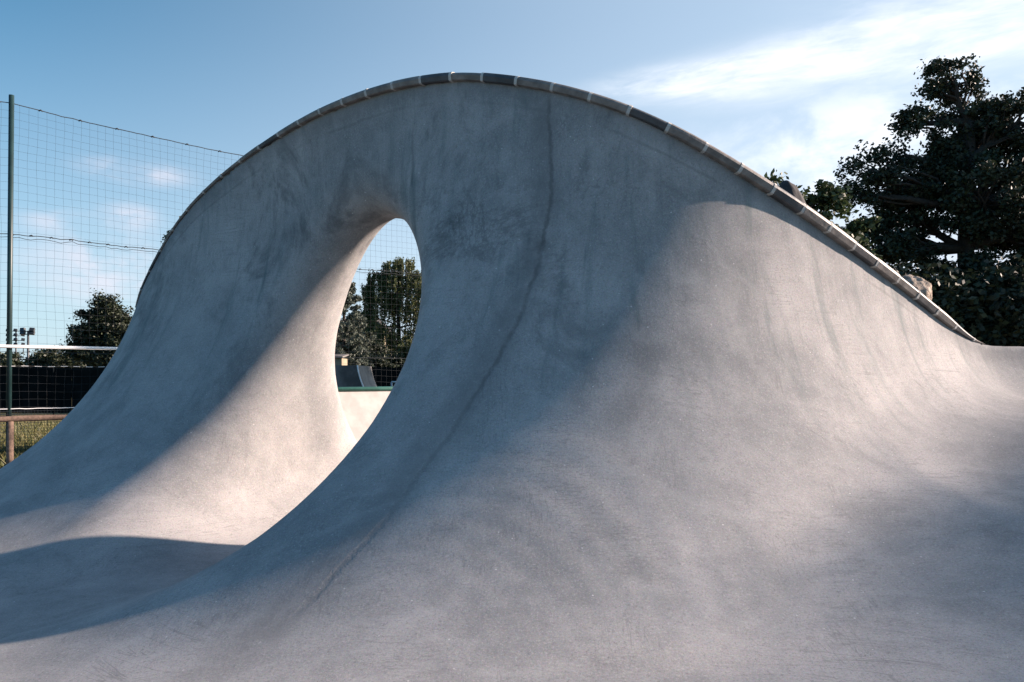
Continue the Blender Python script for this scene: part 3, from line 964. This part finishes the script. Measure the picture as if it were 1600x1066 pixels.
# left background tree (dark, broad)
by = 60.0; u = by / 1300.0
b2 = P(170, 0, by); b2 = (b2.x, by, 0.0)
def L2(px, py, rx, rz, dy=0.0): return (rel(b2, px, py, by + dy), (rx * u, rx * u, rz * u))
tree('maple_tree', 'dark conical broadleaf tree left of the wave, rising above the white rail', 'tree', b2, rel(b2, 165, 490, by),
     [L2(168, 482, 16, 16), L2(150, 500, 18, 16), L2(182, 500, 18, 18), L2(140, 525, 24, 18), L2(172, 525, 28, 22), L2(125, 543, 16, 11), L2(195, 540, 22, 26), L2(150, 550, 34, 18), L2(185, 565, 30, 20)],
     60000, 0.12, M_LEAF_DARK, 'trees beyond the playing field', 0.25, sub=24, clump=0.5)
# tall tree that only peeks over the shoulder of the wave
by = 50.0; u = by / 1300.0
b3 = P(335, 0, by); b3 = (b3.x, by, 0.0)
def L3(px, py, rx, rz, dy=0.0): return (rel(b3, px, py, by + dy), (rx * u, rx * u, rz * u))
tree('poplar_tree', 'tall tree mostly hidden behind the left shoulder of the wave, only its leafy edge showing', 'tree', b3, rel(b3, 330, 360, by),
     [L3(300, 372, 32, 24), L3(275, 396, 24, 18), L3(340, 370, 45, 40), L3(350, 440, 60, 50), L3(320, 480, 50, 50)],
     30000, 0.10, M_LEAF_MID, 'trees beyond the playing field', 0.25, sub=10, clump=0.55)
# low round bushes by the floodlight
for i, (px, top, r, lb_) in enumerate(((72, 548, 13, 'small dark rounded tree just right of the floodlight mast'), (100, 556, 12, 'lower dark bush between the rounded tree and the conical tree'), (5, 552, 18, 'dark bush at the far left edge behind the green post'), (48, 566, 9, 'tiny dark bush at the foot of the floodlight mast'))):
    by = 62.0 + i; u = by / 1300.0
    b = P(px, 0, by); b = (b.x, by, 0.0)
    tree('bush', lb_, 'bush', b, (0, 0, 1.6), [(rel(b, px + dx, top + dz, by), (q * u, q * u, q * .8 * u)) for dx, dz, q in ((0, r * .8, r * .8), (-r * .7, r * 1.3, r * .7), (r * .8, r * 1.2, r * .75), (0, r * 2.0, r * 1.2))],
         12000, 0.13, M_LEAF_DARK, 'bushes beyond the windscreen fence', 0.12, sub=6, clump=0.55, twigs=False)
# far hedge closing the field behind the windscreen
def far_hedge():
    n = 60000
    x = rng.uniform(-62, 40, n); y = 66 + rng.uniform(0, 3, n)
    top = 1.5 + (590 - 567) / 1300 * 66 + 0.35 * np.sin(x * 0.7) + 0.25 * np.sin(x * 1.9 + 1)
    z = rng.random(n) ** 0.8 * top
    return leaf_quads(np.stack([x, y, z], 1), 0.34)
v_, f_ = far_hedge(); hg = mesh_obj('hedge', v_, f_, M_LEAF_DARK); tag(hg, 'long low dark hedge far behind the windscreen fence', 'hedge')

# ---- seen through the opening: weeping birch and a grey-green conifer
by = 46.0; u = by / 1300.0
b4 = P(618, 0, by); b4 = (b4.x, by, 0.0)
def weeping(label, base, px0, name='weeping_birch'):
    root = empty(name, base); tag(root, label, 'tree', 'trees seen through the opening')
    m = MB(); tp = limb(m, (0, 0, -0.1), rel(base, px0, 440, by), 0.20, 0.06, 0.03, 8)
    V = []; Fc = []; B = 0
    outline = [(632, 412, 16), (612, 418, 16), (648, 430, 14), (590, 432, 14), (665, 450, 20), (575, 450, 10), (620, 445, 26), (600, 470, 24), (640, 480, 26), (575, 490, 12), (668, 500, 22), (560, 508, 6), (600, 520, 26), (635, 530, 28), (575, 540, 18), (660, 545, 26), (610, 560, 30)]
    for (ox, oy, rr_) in outline:
        c = Vector(rel(base, ox, oy, by))
        a = min(tp, key=lambda p: (p - c - Vector((0, 0, -0.5))).length)
        lp = limb(m, a, c, 0.05, 0.02, 0.08, 5)
        for _ in range(int(14 + rr_ * 1.5)):
            th = random.uniform(0, 2 * math.pi); q = math.sqrt(random.random()) * rr_ * u
            p = c + Vector((math.cos(th) * q, math.sin(th) * q * 1.3, random.uniform(-.3, .5) * rr_ * u + 0.05))
            ln = random.uniform(0.7, 2.3); k = int(ln * 60)
            zz = np.linspace(0, 1, k)
            sway = random.uniform(-.15, .15)
            cen = np.stack([p.x + sway * zz ** 2, p.y + 0 * zz, p.z + 0.25 * np.sin(zz * 2) - ln * zz], 1) + rng.normal(size=(k, 3)) * np.array([.045, .045, .05])
            v_, f_ = leaf_quads(cen, 0.065, 0.2, 2.0); V.append(v_); Fc.append(f_ + B); B += len(v_)
    m.build('trunk', M_BARK, root, True)
    mesh_obj('crown', np.concatenate(V), np.concatenate(Fc), M_LEAF_BIRCH, root)
weeping('weeping birch with hanging sunlit twigs, seen in the middle of the opening', b4, 618)

by = 38.0; u = by / 1300.0
b5 = P(537, 0, by); b5 = (b5.x, by, 0.0)
root = empty('conifer_tree', b5); tag(root, 'grey-green feathery conifer at the left side of the opening', 'tree', 'trees seen through the opening')
m = MB(); m.tube([(0, 0, -0.1), (0, 0, 3.0), (0.05, 0, P(0, 412, by).z)], [0.14, 0.09, 0.015], 8); V = []; Fc = []; B = 0
ztop = P(0, 410, by).z
for i in range(210):
    k = random.random() ** 0.8; z = ztop - 0.1 - k * (ztop - 0.5); ln = 0.12 + 1.15 * min(1, k * 2.2) * random.uniform(0.7, 1.1)
    th = random.uniform(0, 2 * math.pi); rise = random.uniform(0.25, 0.6)
    a = Vector((0, 0, z - 0.2)); b = Vector((math.cos(th) * ln, math.sin(th) * ln, z - 0.2 + rise * ln))
    m.tube([a, a.lerp(b, .5) + Vector((0, 0, .02)), b], [0.014, 0.008, 0.003], 4)
    for q in range(6):
        f = random.uniform(0.25, 1); c = a.lerp(b, f)
        pts = blob_points(c, (0.15, 0.15, 0.12), 34, 0.1); v_, f_ = leaf_quads(pts, 0.055, 0.1, -0.6, 2.6); V.append(v_); Fc.append(f_ + B); B += len(v_)
m.build('trunk', M_BARK, root, True); mesh_obj('crown', np.concatenate(V), np.concatenate(Fc), M_LEAF_CONIF, root)

# shrubs closing the bottom of that view
for i, (px, top, Y, lb_, mt) in enumerate(((566, 520, 43, 'dark shrub between the conifer and the weeping birch', M_LEAF_DARK), (600, 545, 40, 'dark low shrub in front of the weeping birch', M_LEAF_DARK), (648, 535, 41, 'shrub with pale sunlit leaves at the right side of the opening', M_LEAF_BIRCH), (530, 575, 36.6, 'low dark shrub below the conifer', M_LEAF_DARK))):
    u = Y / 1300.0; b = P(px, 0, Y); b = (b.x, Y, 0.0)
    tree('shrub', lb_, 'shrub', b, (0, 0, 1.2), [(rel(b, px + dx, top + dz, Y), (q * u, q * u, q * .8 * u)) for dx, dz, q in ((0, 16, 16), (-14, 28, 14), (14, 26, 15), (-10, 46, 20), (12, 50, 20), (0, 66, 24))],
         20000, 0.07, mt, 'shrubs seen through the opening', 0.06, sub=8, clump=0.35, twigs=False)

# ------------------------------------------------------------------ house behind the trees
Y = 70.0; u = Y / 1300.0
hb = P(556, 0, Y)
hs = empty('house', (hb.x, Y, 0)); tag(hs, 'small house with a dark gabled roof half hidden between the conifer and the birch', 'house')
hw_ = 2.4; ze = P(0, 515, Y).z; zr_ = P(0, 488, Y).z
m = MB(); m.box(-hw_ - 1.0, hw_, 0, 5, 0, ze)
m.add([(-hw_ - 1.0, 0.0, ze + .002), (hw_, 0.0, ze + .002), (0.9, 0.0, zr_ - 0.12), (-hw_ - 1.0, 5, ze + .002), (hw_, 5, ze + .002), (0.9, 5, zr_ - .12)], [(0, 1, 2), (5, 4, 3)])
m.build('wall', M_HWALL, hs)
m = MB()
for sgn, xe in ((-1, -hw_ - 1.4), (1, hw_ + 0.4)):
    a = (0.9, zr_); b = (xe, ze - 0.15)
    m.add([(a[0], -.4, a[1]), (b[0], -.4, b[1]), (b[0], 5.4, b[1]), (a[0], 5.4, a[1]), (a[0], -.4, a[1] - .18), (b[0], -.4, b[1] - .18), (b[0], 5.4, b[1] - .18), (a[0], 5.4, a[1] - .18)],
          [(0, 1, 2, 3), (7, 6, 5, 4), (0, 4, 5, 1), (1, 5, 6, 2), (2, 6, 7, 3), (3, 7, 4, 0)])
m.build('roof', M_ROOF, hs)
for x in (-1.9, 0.6):
    wn = MB(); wn.box(x, x + 1.0, -0.04, 0.02, 2.9, 4.1); wn.build('window', M_GLASS, hs)
# pale shed low at the left
Y = 35.4
sb = P(537, 0, Y); sh = empty('shed', (sb.x, Y, 0)); tag(sh, 'small yellowish shed with a pale roof low at the left side of the opening', 'shed')
m = MB(); m.box(-0.6, -0.08, 0, 1.2, 0, P(0, 560, Y).z); m.build('wall', M_HWALL, sh)
z_ = P(0, 560, Y).z
m = MB(); m.add([(-0.75, -0.15, z_ + .01), (-0.02, -0.15, z_ + .01), (-0.02, 1.3, z_ + .16), (-0.75, 1.3, z_ + .16), (-0.75, -0.15, z_ + .08), (-0.02, -0.15, z_ + .08), (-0.02, 1.3, z_ + .22), (-0.75, 1.3, z_ + .22)],
              [(3, 2, 1, 0), (4, 5, 6, 7), (0, 1, 5, 4), (1, 2, 6, 5), (2, 3, 7, 6), (3, 0, 4, 7)]); m.build('roof', M_RAMP, sh)

# ------------------------------------------------------------------ floodlight masts
def flood(px, ytop, Y, label, rows, arm, heads):
    b = P(px, 0, Y); r = empty('floodlight_mast', (b.x, Y, 0)); tag(r, label, 'floodlight', 'floodlight masts beyond the field')
    zt = P(0, ytop, Y).z
    m = MB(); m.tube([(0, 0, -0.1), (0, 0, zt)], [0.14, 0.09], 10); m.build('mast', M_DARKSTEEL, r, True)
    for k in range(rows):
        z = zt - 0.05 - k * arm * 0.62
        cb = MB(); cb.box(-arm, arm, -0.04, 0.04, z - 0.04, z + 0.04); cb.build('crossarm', M_DARKSTEEL, r)
        for h in range(heads):
            x = -arm + 2 * arm * h / (heads - 1)
            hm = MB(); Mx = Matrix.Translation((x, -0.12, z + 0.12)) @ Matrix.Rotation(math.radians(-28 if h % 2 else -18), 4, 'X') @ Matrix.Rotation(math.radians(20 * (h - 0.5)), 4, 'Z')
            hm.box(-0.21, 0.21, -0.12, 0.12, -0.17, 0.17, Mx); hd = hm.build('lamp_head', M_DARKSTEEL, r)
            gm = MB(); gm.box(-0.18, 0.18, -0.135, -0.123, -0.14, 0.14, Mx); gm.build('glass', M_GLASS, hd)
flood(44, 517, 75, 'thin floodlight mast with a cluster of two-row lamps right of the green post', 2, 0.42, 2)
flood(25, 517, 110, 'far floodlight mast with four stacked rows of lamps close to the green post', 4, 1.0, 3)

# ------------------------------------------------------------------ boulders on the deck
def rock(name, label, loc, r, mat, seed, rot=0.0, rough=0.22, group=None):
    bm = bmesh.new(); bmesh.ops.create_icosphere(bm, subdivisions=5, radius=1.0)
    for v in bm.verts:
        p = v.co.copy(); q = p + Vector((seed, seed * 2, 0))
        # facets: flatten towards random planes
        for k in range(7):
            rs = random.Random(seed * 31 + k); nrm = Vector((rs.uniform(-1, 1), rs.uniform(-1, 1), rs.uniform(-1, 1))).normalized(); dd = rs.uniform(0.72, 0.92)
            e = p.dot(nrm) - dd
            if e > 0: p -= nrm * e * 0.85
        p *= 1 + rough * mnoise.fractal(q * 1.6, 1.0, 2.0, 5) * 0.5
        v.co = Vector((p.x * r[0], p.y * r[1], p.z * r[2]))
    me = bpy.data.meshes.new(name); bm.to_mesh(me); bm.free(); me.materials.append(mat)
    me.polygons.foreach_set('use_smooth', np.ones(len(me.polygons), dtype=bool))
    o = bpy.data.objects.new(name, me); col.objects.link(o); o.location = loc; o.rotation_euler = (0, rot, 0)
    tag(o, label, 'rock', group)
    return o
p = P(1420, 470, 11.5); rock('boulder', 'rounded brown speckled boulder on the deck at the low end of the coping', (p.x, p.y, p.z), (0.29, 0.32, 0.36), M_ROCK, 3, 0.25)
bpy.data.objects['boulder'].location.z = max(p.z, 2.1)
p = P(1247, 340, 11.2)
rock('standing_stone', 'dark smooth standing stone leaning behind the coping slope', (p.x, p.y, p.z - 0.3), (0.23, 0.24, 0.83), M_DARKROCK, 5, -0.22, 0.08)
p = P(1316, 385, 11.5)
rock('standing_stone', 'low dark stone further down behind the coping slope', (p.x, p.y, p.z - .3), (0.26, 0.3, 0.6), M_DARKROCK, 8, -0.3, 0.08)

# grassed earth bank on which the stones are set
def earth_bank():
    nx, ny = 70, 36
    xs = np.linspace(2.5, 7.6, nx); ys = np.linspace(9.9, 12.5, ny)
    A, B = np.meshgrid(xs, ys, indexing='ij')
    hh = np.interp(A, [2.5, 3.1, 3.55, 3.95, 4.6, 5.5, 6.3, 7.6], [-0.1, 2.2, 3.1, 3.22, 2.86, 2.30, 1.85, 1.6])
    prof = np.cos(np.clip((B - 11.25) / 1.25, -1, 1) * math.pi / 2) ** 0.8
    Z = hh * prof
    for i in range(nx):
        for j in range(ny):
            Z[i, j] += 0.10 * mnoise.fractal(Vector((A[i, j] * 1.5, B[i, j] * 1.5, 2.0)), 1.0, 2.0, 4) * prof[i, j]
    v = np.stack([A, B, Z], -1).reshape(-1, 3)
    i = np.arange((nx - 1) * (ny - 1)); r = i // (ny - 1); c = i % (ny - 1); a = r * ny + c
    return mesh_obj('earth_bank', v, np.stack([a, a + ny, a + ny + 1, a + 1], 1), M_FIELD, None, True)
tag(earth_bank(), kind='structure')

# unseen tree added far to the right so its thin shade darkens the near floor
bs = (26.0, 7.3, 0.0)
tree('shade_tree', 'unseen tree added far to the right to shade the near floor', 'tree', bs, (0.1, 0, 7.6),
     [((0, 0, 8.6), (1.3, 1.7, 1.0)), ((0.3, -0.9, 8.2), (1.3, 1.2, 1.1)), ((-.2, 0.8, 7.6), (1.4, 1.2, 0.9)), ((-.4, 0.2, 6.7), (1.5, 1.6, 0.9))],
     11000, 0.12, M_LEAF_MID, None, 0.12, sub=26, clump=0.5)
